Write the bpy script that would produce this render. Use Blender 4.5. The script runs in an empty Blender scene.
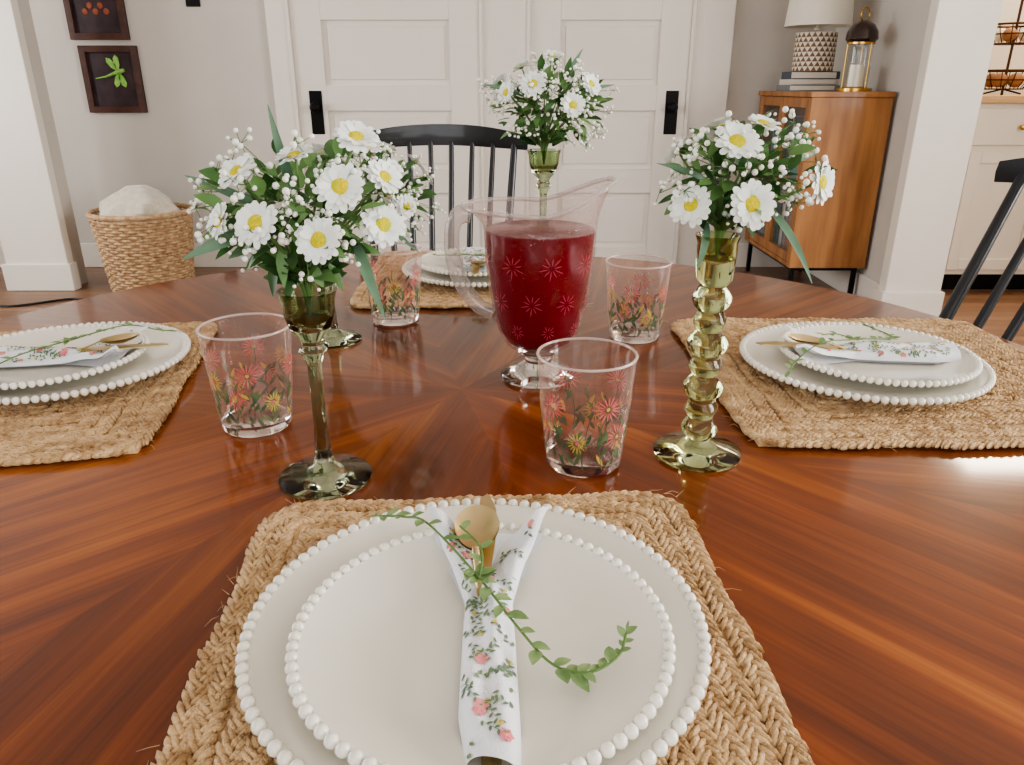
import bpy, bmesh, math, random
from mathutils import Vector, Matrix
pi=math.pi
sc=bpy.context.scene
TZ=0.75

def C(r,g,b):
    def f(x):
        x/=255.0
        return x/12.92 if x<=0.04045 else ((x+0.055)/1.055)**2.4
    return (f(r),f(g),f(b),1.0)

# ---------------------------------------------------------------- materials
def mat(name,col,rough=0.5,metal=0.0,trans=0.0,ior=1.45,coat=0.0,col2=None,nscale=8.0,stretch=(1,1,1),bump=0.0,bscale=None,detail=4.0,spec=None,sheen=0.0,sss=0.0,lo=0.35,hi=0.65):
    m=bpy.data.materials.new(name); m.use_nodes=True
    nt=m.node_tree; b=nt.nodes['Principled BSDF']
    b.inputs['Base Color'].default_value=col
    b.inputs['Roughness'].default_value=rough
    b.inputs['Metallic'].default_value=metal
    b.inputs['Transmission Weight'].default_value=trans
    b.inputs['IOR'].default_value=ior
    b.inputs['Coat Weight'].default_value=coat
    b.inputs['Coat Roughness'].default_value=0.08
    if spec is not None: b.inputs['Specular IOR Level'].default_value=spec
    if sheen: b.inputs['Sheen Weight'].default_value=sheen
    if sss:
        b.inputs['Subsurface Weight'].default_value=sss
        b.inputs['Subsurface Scale'].default_value=0.004
    tc=nt.nodes.new('ShaderNodeTexCoord'); mp=nt.nodes.new('ShaderNodeMapping')
    nt.links.new(tc.outputs['Object'],mp.inputs['Vector'])
    mp.inputs['Scale'].default_value=stretch
    if col2 is not None:
        n=nt.nodes.new('ShaderNodeTexNoise'); n.inputs['Scale'].default_value=nscale; n.inputs['Detail'].default_value=detail
        r=nt.nodes.new('ShaderNodeValToRGB')
        r.color_ramp.elements[0].position=lo; r.color_ramp.elements[0].color=col
        r.color_ramp.elements[1].position=hi; r.color_ramp.elements[1].color=col2
        nt.links.new(mp.outputs[0],n.inputs['Vector']); nt.links.new(n.outputs['Fac'],r.inputs[0]); nt.links.new(r.outputs[0],b.inputs['Base Color'])
    if bump>0:
        n2=nt.nodes.new('ShaderNodeTexNoise'); n2.inputs['Scale'].default_value=bscale or nscale; n2.inputs['Detail'].default_value=3
        bp=nt.nodes.new('ShaderNodeBump'); bp.inputs['Strength'].default_value=bump; bp.inputs['Distance'].default_value=0.002
        nt.links.new(mp.outputs[0],n2.inputs['Vector']); nt.links.new(n2.outputs['Fac'],bp.inputs['Height']); nt.links.new(bp.outputs[0],b.inputs['Normal'])
    return m
def thin(name,tint,body,rough=0.03,frost=0.03,edge=0.25,bump=0.0,bscale=100):
    # thin-walled glass: see-through sheet + Schlick reflection + a little body colour at glancing angles
    m=bpy.data.materials.new(name); m.use_nodes=True; nt=m.node_tree; N=nt.nodes; L=nt.links
    for q in list(N):
        if q.type!='OUTPUT_MATERIAL': N.remove(q)
    out=[q for q in N if q.type=='OUTPUT_MATERIAL'][0]
    tr=N.new('ShaderNodeBsdfTransparent'); tr.inputs[0].default_value=tint
    gl=N.new('ShaderNodeBsdfGlossy'); gl.inputs['Roughness'].default_value=rough
    df=N.new('ShaderNodeBsdfDiffuse'); df.inputs[0].default_value=body
    lw=N.new('ShaderNodeLayerWeight'); lw.inputs[0].default_value=0.5
    def math_(op,a,b_,c=None):
        k=N.new('ShaderNodeMath'); k.operation=op; L.new(a,k.inputs[0]); k.inputs[1].default_value=b_
        if c is not None: k.inputs[2].default_value=c
        return k.outputs[0]
    p5=math_('POWER',lw.outputs['Facing'],5.0); fr=math_('MULTIPLY_ADD',p5,0.75,0.045)
    p3=math_('POWER',lw.outputs['Facing'],3.0); ma=math_('MULTIPLY_ADD',p3,edge,frost)
    m1=N.new('ShaderNodeMixShader'); L.new(ma,m1.inputs[0]); L.new(tr.outputs[0],m1.inputs[1]); L.new(df.outputs[0],m1.inputs[2])
    m2=N.new('ShaderNodeMixShader'); L.new(fr,m2.inputs[0]); L.new(m1.outputs[0],m2.inputs[1]); L.new(gl.outputs[0],m2.inputs[2])
    L.new(m2.outputs[0],out.inputs[0])
    if bump>0:
        tc=N.new('ShaderNodeTexCoord'); n=N.new('ShaderNodeTexNoise'); n.inputs['Scale'].default_value=bscale; bp=N.new('ShaderNodeBump'); bp.inputs['Strength'].default_value=bump; bp.inputs['Distance'].default_value=0.002
        L.new(tc.outputs['Object'],n.inputs['Vector']); L.new(n.outputs['Fac'],bp.inputs['Height'])
        for q in (gl,df,lw): L.new(bp.outputs[0],q.inputs['Normal'])
    return m

M_wall=mat('wall_paint',C(199,193,185),0.8,col2=C(203,197,188),nscale=3,bump=0.1,bscale=60)
M_trim=mat('trim_paint',C(226,220,210),0.45,col2=C(229,223,213),nscale=4)
M_ceil=mat('ceiling_paint',C(228,226,222),0.9)
M_black=mat('black_painted_wood',C(16,18,22),0.35,coat=0.3,col2=C(22,24,28),nscale=20)
M_bmetal=mat('black_metal',C(14,14,15),0.4,metal=0.6)
M_china=mat('glazed_stoneware',C(232,227,213),0.2,coat=0.5,col2=C(235,231,219),nscale=12)
M_jute=mat('jute_fibre',C(160,122,78),0.95,col2=C(216,182,136),nscale=75,bump=1.0,bscale=500,detail=6,sheen=0.2,lo=0.3,hi=0.62)
M_gold=mat('champagne_gold',C(222,202,156),0.38,metal=1.0,col2=C(212,190,142),nscale=30)
M_linen=mat('printed_linen',C(226,228,232),0.85,col2=C(234,235,238),nscale=40,bump=0.3,bscale=900,sheen=0.2)
M_gleaf=mat('print_green',C(92,116,96),0.8,col2=C(116,136,88),nscale=90)
M_gpink=mat('print_pink',C(216,112,124),0.8,col2=C(228,150,150),nscale=90)
M_gyel=mat('print_yellow',C(214,190,96),0.8)
M_sprig=mat('sprig_leaf',C(100,130,80),0.55,col2=C(144,166,112),nscale=60,spec=0.3)
M_petal=mat('daisy_petal',C(242,242,236),0.6,sss=0.2,col2=C(234,236,228),nscale=50)
M_yel=mat('daisy_disc',C(230,204,20),0.7,col2=C(190,194,40),nscale=300,bump=1.0,bscale=600)
M_leafd=mat('dark_leaf',C(44,78,38),0.4,col2=C(72,110,54),nscale=30)
M_leafm=mat('mid_leaf',C(84,122,64),0.5,col2=C(116,150,92),nscale=30)
M_grass=mat('eucalyptus_blade',C(80,112,88),0.5,col2=C(108,140,112),nscale=30)
M_breath=mat('babys_breath',C(240,240,230),0.7)
M_stem=mat('green_stem',C(92,122,66),0.6)
M_olive=mat('olive_glass',C(190,206,172),0.02,trans=1.0,ior=1.35)
M_olive2=mat('pale_green_glass',C(204,216,162),0.03,trans=1.0,ior=1.36)
M_smoke=mat('smoky_green_glass',C(176,186,154),0.02,trans=1.0,ior=1.35)
M_tumb=mat('solid_clear_glass',C(248,244,240),0.01,trans=1.0,ior=1.4)
M_tthin=thin('tumbler_glass',(0.95,0.90,0.89,1),C(236,206,196),0.03,0.03,0.35)
M_trim_g=thin('tumbler_rim',(0.95,0.92,0.91,1),C(236,218,210),0.05,0.35,0.4)
M_pthin=thin('pressed_glass',(0.97,0.90,0.91,1),C(220,190,188),0.05,0.005,0.22,bump=0.3,bscale=140)
M_pupper=thin('frosted_pressed_glass',(0.90,0.84,0.83,1),C(220,196,190),0.12,0.12,0.45,bump=0.9,bscale=160)
M_phand=thin('pressed_glass_handle',(0.90,0.87,0.86,1),C(222,212,206),0.08,0.22,0.50,bump=0.3,bscale=90)
M_juice=mat('red_juice',C(126,6,30),0.15,trans=0.25,ior=1.33,col2=C(108,4,22),nscale=10)
M_etch=mat('etched_star',C(172,62,78),0.35)
M_red=mat('enamel_coral',C(190,84,88),0.45,col2=C(210,116,112),nscale=80)
M_yell=mat('enamel_yellow',C(192,162,78),0.45)
M_dgr=mat('enamel_green',C(62,78,54),0.45,col2=C(100,116,78),nscale=80)
M_honey=mat('honey_oak',C(136,88,48),0.45,coat=0.1,col2=C(176,124,74),nscale=2.2,stretch=(7,7,0.9),detail=5)
M_dark=mat('picture_frame_wood',C(66,40,32),0.4,col2=C(84,52,40),nscale=20)
M_plum=mat('picture_plum',C(46,30,36),0.5,col2=C(66,48,52),nscale=14)
M_dfly=mat('dragonfly_green',C(160,205,110),0.5,col2=C(120,180,80),nscale=40)
M_wick=mat('wicker',C(162,130,96),0.8,col2=C(206,176,138),nscale=40,bump=0.6,bscale=200)
M_fleece=mat('cream_blanket',C(196,188,170),0.95,col2=C(214,206,190),nscale=30,bump=1.0,bscale=90,sheen=0.5)
M_shade=mat('lampshade_linen',C(226,220,206),0.9)
M_tanp=mat('lamp_tan',C(120,92,68),0.6); M_crm=mat('lamp_cream',C(220,212,196),0.6)
M_brass=mat('brass',C(200,160,84),0.25,metal=1.0)
M_clear=thin('clear_glass',(0.96,0.97,0.97,1),C(200,205,205),0.02,0.01,0.15)
M_brn=mat('dark_brown_dome',C(48,28,22),0.25,coat=0.5)
M_wax=mat('candle_wax',C(232,224,204),0.5,sss=0.1)
M_bk=[mat('book_grey',C(120,124,128),0.7),mat('book_ivory',C(206,200,188),0.7),mat('book_slate',C(76,84,92),0.7),mat('book_teal',C(60,128,128),0.7),mat('book_rust',C(150,84,60),0.7)]
M_kcab=mat('kitchen_cabinet_paint',C(226,216,198),0.5,col2=C(230,220,204),nscale=3)
M_ctop=mat('butcher_block',C(190,150,104),0.4,col2=C(206,170,124),nscale=4,stretch=(1,12,12))
M_wire=mat('bronze_wire',C(70,46,30),0.4,metal=0.7)
M_cord=mat('black_cord',C(20,18,18),0.5)

def wood_uv():
    m=bpy.data.materials.new('sunburst_walnut_veneer'); m.use_nodes=True; nt=m.node_tree; L=nt.links; N=nt.nodes
    b=N['Principled BSDF']; uv=N.new('ShaderNodeUVMap'); uv.uv_map='UVMap'
    def mp(s):
        k=N.new('ShaderNodeMapping'); k.inputs['Scale'].default_value=s; L.new(uv.outputs[0],k.inputs['Vector']); return k
    def nz(k,sc_,d,dist=0):
        n=N.new('ShaderNodeTexNoise'); n.inputs['Scale'].default_value=sc_; n.inputs['Detail'].default_value=d; n.inputs['Distortion'].default_value=dist
        L.new(k.outputs[0],n.inputs['Vector']); return n
    a=nz(mp((1.0,6,1)),2.0,3,0.5); f=nz(mp((4,150,1)),2.0,4,0.2); g=nz(mp((1.2,26,1)),2.0,5,0.8)
    r1=N.new('ShaderNodeValToRGB'); e=r1.color_ramp.elements
    e[0].position=0.30; e[0].color=C(76,34,12); e[1].position=0.74; e[1].color=C(176,104,40)
    x=e.new(0.5); x.color=C(122,60,21)
    mix=N.new('ShaderNodeMath'); mix.operation='MULTIPLY_ADD'; mix.inputs[1].default_value=0.6
    L.new(a.outputs['Fac'],mix.inputs[0])
    mu=N.new('ShaderNodeMath'); mu.operation='MULTIPLY'; mu.inputs[1].default_value=0.40; L.new(g.outputs['Fac'],mu.inputs[0]); L.new(mu.outputs[0],mix.inputs[2])
    L.new(mix.outputs[0],r1.inputs[0])
    r2=N.new('ShaderNodeValToRGB'); e2=r2.color_ramp.elements; e2[0].position=0.35; e2[0].color=(0.66,0.58,0.52,1); e2[1].position=0.55; e2[1].color=(1,1,1,1)
    L.new(f.outputs['Fac'],r2.inputs[0])
    mx=N.new('ShaderNodeMix'); mx.data_type='RGBA'; mx.blend_type='MULTIPLY'; mx.inputs[0].default_value=0.5
    L.new(r1.outputs[0],mx.inputs[6]); L.new(r2.outputs[0],mx.inputs[7])
    at=N.new('ShaderNodeAttribute'); at.attribute_name='tone'
    mx2=N.new('ShaderNodeMix'); mx2.data_type='RGBA'; mx2.blend_type='MULTIPLY'; mx2.inputs[0].default_value=1.0
    L.new(mx.outputs[2],mx2.inputs[6]); L.new(at.outputs['Color'],mx2.inputs[7])
    L.new(mx2.outputs[2],b.inputs['Base Color'])
    b.inputs['Roughness'].default_value=0.35; b.inputs['Coat Weight'].default_value=0.75; b.inputs['Coat Roughness'].default_value=0.07
    b.inputs['Specular IOR Level'].default_value=0.1
    return m
M_table=wood_uv()
M_tedge=mat('table_edge_wood',C(96,48,18),0.3,coat=0.4,col2=C(126,66,26),nscale=6,stretch=(1,1,8))

def floor_mat():
    m=bpy.data.materials.new('floor_planks'); m.use_nodes=True; nt=m.node_tree; N=nt.nodes; L=nt.links; b=N['Principled BSDF']
    tc=N.new('ShaderNodeTexCoord'); br=N.new('ShaderNodeTexBrick'); br.inputs['Scale'].default_value=1.0
    br.inputs['Brick Width'].default_value=1.1; br.inputs['Row Height'].default_value=0.08; br.inputs['Mortar Size'].default_value=0.002
    br.inputs['Color1'].default_value=C(120,86,64); br.inputs['Color2'].default_value=C(146,110,84); br.inputs['Mortar'].default_value=C(60,40,28)
    L.new(tc.outputs['Object'],br.inputs['Vector'])
    n=N.new('ShaderNodeTexNoise'); mp=N.new('ShaderNodeMapping'); mp.inputs['Scale'].default_value=(2,30,1); n.inputs['Scale'].default_value=3; n.inputs['Detail'].default_value=5
    L.new(tc.outputs['Object'],mp.inputs[0]); L.new(mp.outputs[0],n.inputs['Vector'])
    mx=N.new('ShaderNodeMix'); mx.data_type='RGBA'; mx.blend_type='OVERLAY'; mx.inputs[0].default_value=0.4
    L.new(br.outputs['Color'],mx.inputs[6]); L.new(n.outputs['Fac'],mx.inputs[7]); L.new(mx.outputs[2],b.inputs['Base Color'])
    b.inputs['Roughness'].default_value=0.35
    return m
M_floor=floor_mat()

# ---------------------------------------------------------------- mesh builder
class MB:
    def __init__(s): s.v=[]; s.f=[]; s.m=[]
    def add(s,vs,fs,m=0,M=None):
        o=len(s.v)
        for p in vs:
            p=Vector(p)
            s.v.append(M@p if M is not None else p)
        for i,f in enumerate(fs):
            s.f.append([o+k for k in f]); s.m.append(m if not isinstance(m,(list,tuple)) else m[i])
    def box(s,x0,x1,y0,y1,z0,z1,m=0,M=None):
        s.add([(x0,y0,z0),(x1,y0,z0),(x1,y1,z0),(x0,y1,z0),(x0,y0,z1),(x1,y0,z1),(x1,y1,z1),(x0,y1,z1)],
              [(0,3,2,1),(4,5,6,7),(0,1,5,4),(1,2,6,5),(2,3,7,6),(3,0,4,7)],m,M)
    def lathe(s,prof,n=48,m=0,M=None,rf=None):
        vs=[];rings=[]
        for (r,z) in prof:
            if r<1e-6: rings.append([len(vs)]); vs.append((0,0,z))
            else:
                ring=[]
                for k in range(n):
                    a=2*pi*k/n; rr=r*(rf(a,z) if rf else 1)
                    ring.append(len(vs)); vs.append((rr*math.cos(a),rr*math.sin(a),z))
                rings.append(ring)
        fs=[]
        for i in range(len(rings)-1):
            A,B=rings[i],rings[i+1]
            for k in range(n):
                k2=(k+1)%n
                if len(A)==1 and len(B)==1: continue
                if len(A)==1: fs.append((A[0],B[k2],B[k]))
                elif len(B)==1: fs.append((A[k],A[k2],B[0]))
                else: fs.append((A[k],A[k2],B[k2],B[k]))
        s.add(vs,fs,m,M)
    def tube(s,pts,rad,n=8,m=0,M=None,flat=1.0,closed=False):
        pts=[Vector(p) for p in pts]; N=len(pts)
        if not isinstance(rad,(list,tuple)): rad=[rad]*N
        vs=[];up=None
        for i in range(N):
            if closed: t=(pts[(i+1)%N]-pts[i-1]).normalized()
            else: t=(pts[min(i+1,N-1)]-pts[max(i-1,0)]).normalized()
            if up is None or closed:
                up=Vector((0,0,1)) if abs(t.z)<0.9 else Vector((1,0,0))
            a=t.cross(up)
            if a.length<1e-5: a=t.orthogonal()
            a.normalize(); b=a.cross(t).normalized(); up=b
            for k in range(n):
                an=2*pi*k/n
                vs.append(pts[i]+a*math.cos(an)*rad[i]+b*math.sin(an)*rad[i]*flat)
        E=N if closed else N-1
        fs=[(i*n+k,i*n+(k+1)%n,((i+1)%N)*n+(k+1)%n,((i+1)%N)*n+k) for i in range(E) for k in range(n)]
        if not closed: fs.append(tuple(range(n-1,-1,-1))); fs.append(tuple((N-1)*n+k for k in range(n)))
        s.add(vs,fs,m,M)
    def ball(s,c,r,nu=8,nv=5,m=0,M=None,sx=1,sy=1,sz=1):
        vs=[(0,0,-1)]
        for j in range(1,nv):
            ph=-pi/2+pi*j/nv
            for k in range(nu):
                a=2*pi*k/nu; vs.append((math.cos(ph)*math.cos(a),math.cos(ph)*math.sin(a),math.sin(ph)))
        vs.append((0,0,1)); T=len(vs)-1
        fs=[(0,1+(k+1)%nu,1+k) for k in range(nu)]
        for j in range(nv-2):
            b=1+j*nu
            fs+=[(b+k,b+(k+1)%nu,b+nu+(k+1)%nu,b+nu+k) for k in range(nu)]
        b=1+(nv-2)*nu
        fs+=[(b+k,b+(k+1)%nu,T) for k in range(nu)]
        Q=Matrix.Translation(Vector(c))
        if M is not None: Q=Q@M
        s.add([Q@Vector((p[0]*r*sx,p[1]*r*sy,p[2]*r*sz)) for p in vs],fs,m)
    def mesh(s,name,mats,recalc=False,ang=40):
        me=bpy.data.meshes.new(name); me.from_pydata([tuple(p) for p in s.v],[],s.f)
        for k in mats: me.materials.append(k)
        me.polygons.foreach_set('material_index',s.m); me.polygons.foreach_set('use_smooth',[True]*len(s.f))
        me.update()
        if recalc:
            bm=bmesh.new(); bm.from_mesh(me); bmesh.ops.recalc_face_normals(bm,faces=bm.faces); bm.to_mesh(me); bm.free()
        me.set_sharp_from_angle(angle=math.radians(ang))
        return me
    def obj(s,name,mats,loc=(0,0,0),rot=(0,0,0),parent=None,bevel=0,recalc=False,ang=40,solid=0):
        o=bpy.data.objects.new(name,s.mesh(name,mats,recalc,ang)); sc.collection.objects.link(o)
        o.location=loc; o.rotation_euler=rot
        if parent: o.parent=parent
        if bevel:
            b=o.modifiers.new('bevel','BEVEL'); b.width=bevel; b.segments=2; b.limit_method='ANGLE'
        return o
def inst(me,name,loc,rot=(0,0,0),parent=None):
    o=bpy.data.objects.new(name,me); sc.collection.objects.link(o); o.location=loc; o.rotation_euler=rot
    if parent: o.parent=parent
    return o
def empty(name,loc=(0,0,0),rot=(0,0,0)):
    o=bpy.data.objects.new(name,None); o.empty_display_size=0.1; sc.collection.objects.link(o); o.location=loc; o.rotation_euler=rot; return o
def basis(o,n,spin=0.0):
    n=Vector(n).normalized(); q=n.to_track_quat('Z','Y'); return Matrix.Translation(Vector(o))@q.to_matrix().to_4x4()@Matrix.Rotation(spin,4,'Z')
def boxobj(name,x0,x1,y0,y1,z0,z1,m,bevel=0):
    b=MB(); b.box(x0,x1,y0,y1,z0,z1); return b.obj(name,[m],bevel=bevel)
def bez(pts,n=6):
    P=[Vector(p) for p in pts]; out=[]
    for i in range(len(P)-1):
        p0=P[max(i-1,0)];p1=P[i];p2=P[i+1];p3=P[min(i+2,len(P)-1)]
        for k in range(n):
            t=k/n
            out.append(0.5*((2*p1)+(p2-p0)*t+(2*p0-5*p1+4*p2-p3)*t*t+(3*p1-p0-3*p2+p3)*t**3))
    out.append(P[-1]); return out

# ---------------------------------------------------------------- room
YB=4.7; XL=-4.0; XR=3.3; YF=-2.2; ZC=2.6
boxobj('floor',XL,XR,YF,YB,-0.05,0,M_floor)
boxobj('ceiling',XL,XR,YF,YB,ZC,ZC+0.05,M_ceil)
def wallpieces(name,axis,pos,thick,a0,a1,holes):
    b=MB()
    def pc(s0,s1,z0,z1):
        if axis=='x': b.box(pos,pos+thick,s0,s1,z0,z1)
        else: b.box(s0,s1,pos,pos+thick,z0,z1)
    cur=a0
    for (h0,h1,z0,z1) in holes:
        pc(cur,h0,0,ZC)
        if z0>0: pc(h0,h1,0,z0)
        pc(h0,h1,z1,ZC); cur=h1
    pc(cur,a1,0,ZC)
    return b.obj(name,[M_wall])
wallpieces('wall_back','y',YB,0.12,XL,XR,[])
wallpieces('wall_left','x',XL-0.12,0.12,YF,YB,[(-0.6,1.4,0.8,2.2),(2.0,3.6,0.8,2.2)])
wallpieces('wall_right','x',XR,0.12,YF,YB,[(-0.8,1.8,0.8,2.2)])
wallpieces('wall_front','y',YF-0.12,0.12,XL,XR,[(-1.6,1.6,0.8,2.2)])
def window(i,axis,pos,a0,a1,z0,z1):
    b=MB(); w=0.06
    def bx(s0,s1,c0,c1,d0=-0.05,d1=0.05,m=0):
        if axis=='x': b.box(pos+d0,pos+d1,s0,s1,c0,c1,m)
        else: b.box(s0,s1,pos+d0,pos+d1,c0,c1,m)
    bx(a0,a0+w,z0,z1); bx(a1-w,a1,z0,z1); bx(a0+w,a1-w,z0,z0+w); bx(a0+w,a1-w,z1-w,z1)
    n=2
    for k in range(1,n):
        c=a0+(a1-a0)*k/n; bx(c-0.03,c+0.03,z0+w,z1-w)
    zc=(z0+z1)/2; bx(a0+w,a1-w,zc-0.02,zc+0.02,-0.03,0.03)
    b.obj('window_%d'%i,[M_trim])
window(1,'x',XL-0.06,-0.6,1.4,0.8,2.2); window(2,'x',XL-0.06,2.0,3.6,0.8,2.2)
window(3,'x',XR+0.06,-0.8,1.8,0.8,2.2); window(4,'y',YF-0.06,-1.6,1.6,0.8,2.2)
boxobj('wall_partition',1.84,2.03,3.60,YB,0,ZC,M_wall)
b=MB(); b.box(1.80,2.07,3.53,3.60,0,ZC); b.box(1.785,2.085,3.515,3.615,0,0.14); b.obj('trim_1',[M_trim],bevel=0.004)
boxobj('wall_pier',-2.76,-2.48,4.16,4.30,0,ZC,M_wall)
b=MB(); b.box(-2.80,-2.455,4.10,4.16,0,ZC); b.box(-2.82,-2.44,4.085,4.16,0,0.15); b.obj('trim_2',[M_trim],bevel=0.004)
b=MB(); b.box(XL,-1.38,YB-0.02,YB,0,0.15); b.box(1.26,1.84,YB-0.02,YB,0,0.15); b.obj('baseboard_back',[M_trim],bevel=0.004)
b=MB(); b.box(1.82,1.84,3.62,YB-0.02,0,0.15); b.obj('baseboard_right',[M_trim],bevel=0.004)
b=MB(); b.box(XL,XL+0.02,YF,YB-0.02,0,0.15); b.obj('baseboard_left',[M_trim],bevel=0.004)
b=MB()
b.box(-1.38,-1.25,YB-0.045,YB,0,2.18); b.box(1.02,1.25,YB-0.045,YB,0,2.18); b.box(-0.17,0.09,YB-0.045,YB,0,2.06)
b.box(-1.42,1.29,YB-0.05,YB,2.06,2.22); b.box(-0.185,-0.165,YB-0.06,YB,0,2.06); b.box(0.085,0.105,YB-0.06,YB,0,2.06); b.box(-1.265,-1.245,YB-0.06,YB,0,2.06); b.box(1.01,1.03,YB-0.06,YB,0,2.06)
b.obj('trim_3',[M_trim],bevel=0.004)
def door(name,x0,x1,px):
    b=MB(); y=YB
    b.box(x0,x1,y-0.018,y-0.001,0.01,2.05)
    sw=0.17
    b.box(x0,x0+sw,y-0.040,y-0.018,0.01,2.05); b.box(x1-sw,x1,y-0.040,y-0.018,0.01,2.05)
    for (z0,z1) in [(0.01,0.13),(0.46,0.60),(0.93,1.07),(1.41,1.55),(1.89,2.05)]:
        b.box(x0+sw,x1-sw,y-0.040,y-0.018,z0,z1)
    for (z0,z1) in [(0.13,0.46),(0.60,0.93),(1.07,1.41),(1.55,1.89)]:
        b.box(x0+sw+0.03,x1-sw-0.03,y-0.026,y-0.018,z0+0.03,z1-0.03)
    b.box(px-0.037,px+0.037,y-0.046,y-0.040,0.80,1.04,1)
    b.lathe([(0,0),(0.012,0),(0.012,0.02),(0.026,0.03),(0.03,0.045),(0.02,0.058),(0,0.06)],20,1,Matrix.Translation((px,y-0.046,0.95))@Matrix.Rotation(pi/2,4,'X'))
    b.obj(name,[M_trim,M_bmetal],bevel=0.003)
door('door_1',-1.245,-0.185,-1.14); door('door_2',0.105,1.01,0.93)

def art(name,x,z,w,h,dfly):
    b=MB(); t=0.035
    b.box(-w/2,w/2,-0.012,0,-h/2,h/2,1)
    for a in [(-w/2,-w/2+t,-h/2,h/2),(w/2-t,w/2,-h/2,h/2),(-w/2+t,w/2-t,-h/2,-h/2+t),(-w/2+t,w/2-t,h/2-t,h/2)]:
        b.box(a[0],a[1],-0.03,-0.012,a[2],a[3],0)
    if dfly:
        b.tube([(-0.10,-0.016,0.005),(-0.04,-0.018,0.015),(0.02,-0.02,0.035),(0.05,-0.02,0.045),(0.075,-0.018,0.05)],[0.003,0.006,0.010,0.014,0.009],8,2)
        for (dx,dz) in [(0.03,-0.085),(-0.025,-0.085),(-0.06,0.075),(-0.005,0.09)]:
            p=Vector((0.04,-0.019,0.042)); d=Vector((dx,0,dz)); n=Vector((dz,0,-dx)).normalized()*0.016
            b.add([p,p+d*0.4+n,p+d*0.8+n,p+d,p+d*0.8-n,p+d*0.4-n],[(0,1,2,3,4,5)],2)
    else:
        for k in range(5):
            b.ball((-0.06+0.03*k,-0.014,-0.02+0.03*(k%2)),0.018,8,5,3,sy=0.2)
    b.obj(name,[M_dark,M_plum,M_dfly,M_bk[4]],loc=(x,YB,z),bevel=0.003)
art('dragonfly_picture',-2.31,1.10,0.33,0.36,True)
art('botanical_picture',-2.34,1.475,0.33,0.33,False)
b=MB(); b.box(-0.04,0.04,-0.008,0,-0.06,0.06); b.box(-0.012,0.012,-0.014,-0.008,-0.02,0.02); b.obj('light_switch',[M_bmetal],loc=(-1.79,YB,1.54),bevel=0.002)

R=random.Random(3)
b=MB()
rows=26; H=0.42
for j in range(rows):
    z=0.012+j*(H-0.02)/rows; r=0.205+0.045*(j/rows)
    pts=[]
    n=72
    for k in range(n+1):
        a=2*pi*k/n; w=0.008*math.sin(k*pi/2+ (pi if j%2 else 0)+0.8)
        pts.append(((r+w)*math.cos(a),(r+w)*math.sin(a),z))
    b.tube(pts,0.0095,5)
for k in range(36):
    a=2*pi*k/36; b.tube([(0.203*math.cos(a),0.203*math.sin(a),0),(0.25*math.cos(a),0.25*math.sin(a),H)],0.006,5)
b.tube([(0.255*math.cos(2*pi*k/48),0.255*math.sin(2*pi*k/48),H+0.005) for k in range(49)],0.014,8)
b.lathe([(0,0.004),(0.20,0.004),(0.195,0.012),(0.235,H-0.02),(0.24,H-0.02),(0.202,0.0),(0,0.0)],36)
bk=b.obj('wicker_basket',[M_wick],loc=(-2.04,4.18,0))
b=MB()
def bl(a,z): return 1+0.12*math.sin(3*a+z*20)+0.08*math.sin(7*a-z*35)
b.lathe([(0,0.3),(0.20,0.32),(0.20,0.40),(0.19,0.44),(0.16,0.485),(0.11,0.525),(0.05,0.56),(0,0.565)],48,0,None,bl)
b.obj('blanket',[M_fleece],loc=(-2.04,4.18,0.0))
b=MB(); b.tube(bez([(-3.2,3.7,0.006),(-2.85,3.85,0.006),(-2.6,3.75,0.006),(-2.35,3.9,0.006),(-2.2,3.8,0.006)]),0.006,6); b.obj('power_cord',[M_cord])

# display cabinet
b=MB(); x0,x1,y0,y1,z0,z1=1.43,1.82,3.82,4.62,0.19,1.04
b.box(x0-0.01,x1,y0-0.01,y1+0.01,z1-0.025,z1)
b.box(x0,x1,y0,y0+0.022,z0,z1-0.025); b.box(x0,x1,y1-0.022,y1,z0,z1-0.025)
b.box(x0,x1,y0+0.022,y1-0.022,z0,z0+0.022); b.box(x1-0.012,x1,y0+0.022,y1-0.022,z0+0.022,z1-0.025)
b.box(x0+0.03,x1-0.012,y0+0.022,y1-0.022,0.60,0.615)
ym=(y0+y1)/2
for (a,c) in [(y0+0.024,ym-0.002),(ym+0.002,y1-0.024)]:
    b.box(x0-0.0,x0+0.02,a,a+0.045,z0+0.024,z1-0.027); b.box(x0,x0+0.02,c-0.045,c,z0+0.024,z1-0.027)
    b.box(x0,x0+0.02,a+0.045,c-0.045,z0+0.024,z0+0.07); b.box(x0,x0+0.02,a+0.045,c-0.045,z1-0.075,z1-0.027)
    b.add([(x0+0.010,a+0.045,z0+0.07),(x0+0.010,c-0.045,z0+0.07),(x0+0.010,c-0.045,z1-0.075),(x0+0.010,a+0.045,z1-0.075)],[(0,1,2,3)],2)
for yy in (y0+0.03,y1-0.05):
    for xx in (x0+0.02,x1-0.045):
        b.box(xx,xx+0.022,yy,yy+0.022,0,z0,1)
    b.box(x0+0.042,x1-0.045,yy,yy+0.022,z0-0.02,z0,1)
for xx in (x0+0.02,x1-0.045): b.box(xx,xx+0.022,y0+0.052,y1-0.05,z0-0.02,z0,1)
cab=b.obj('display_cabinet',[M_honey,M_bmetal,M_clear],bevel=0.002)
R=random.Random(5); b=MB()
for zb in (z0+0.022,0.615):
    y=y0+0.05
    while y<y1-0.08:
        w=R.uniform(0.02,0.045); h=R.uniform(0.2,0.3); b.box(x0+0.06,x0+0.24,y,y+w,zb,zb+h,R.choice((0,2,3,3,4,1))); y+=w+0.001
        if R.random()<0.15: y+=0.05
b.obj('shelved_books',M_bk,parent=cab)
b=MB()
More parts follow.
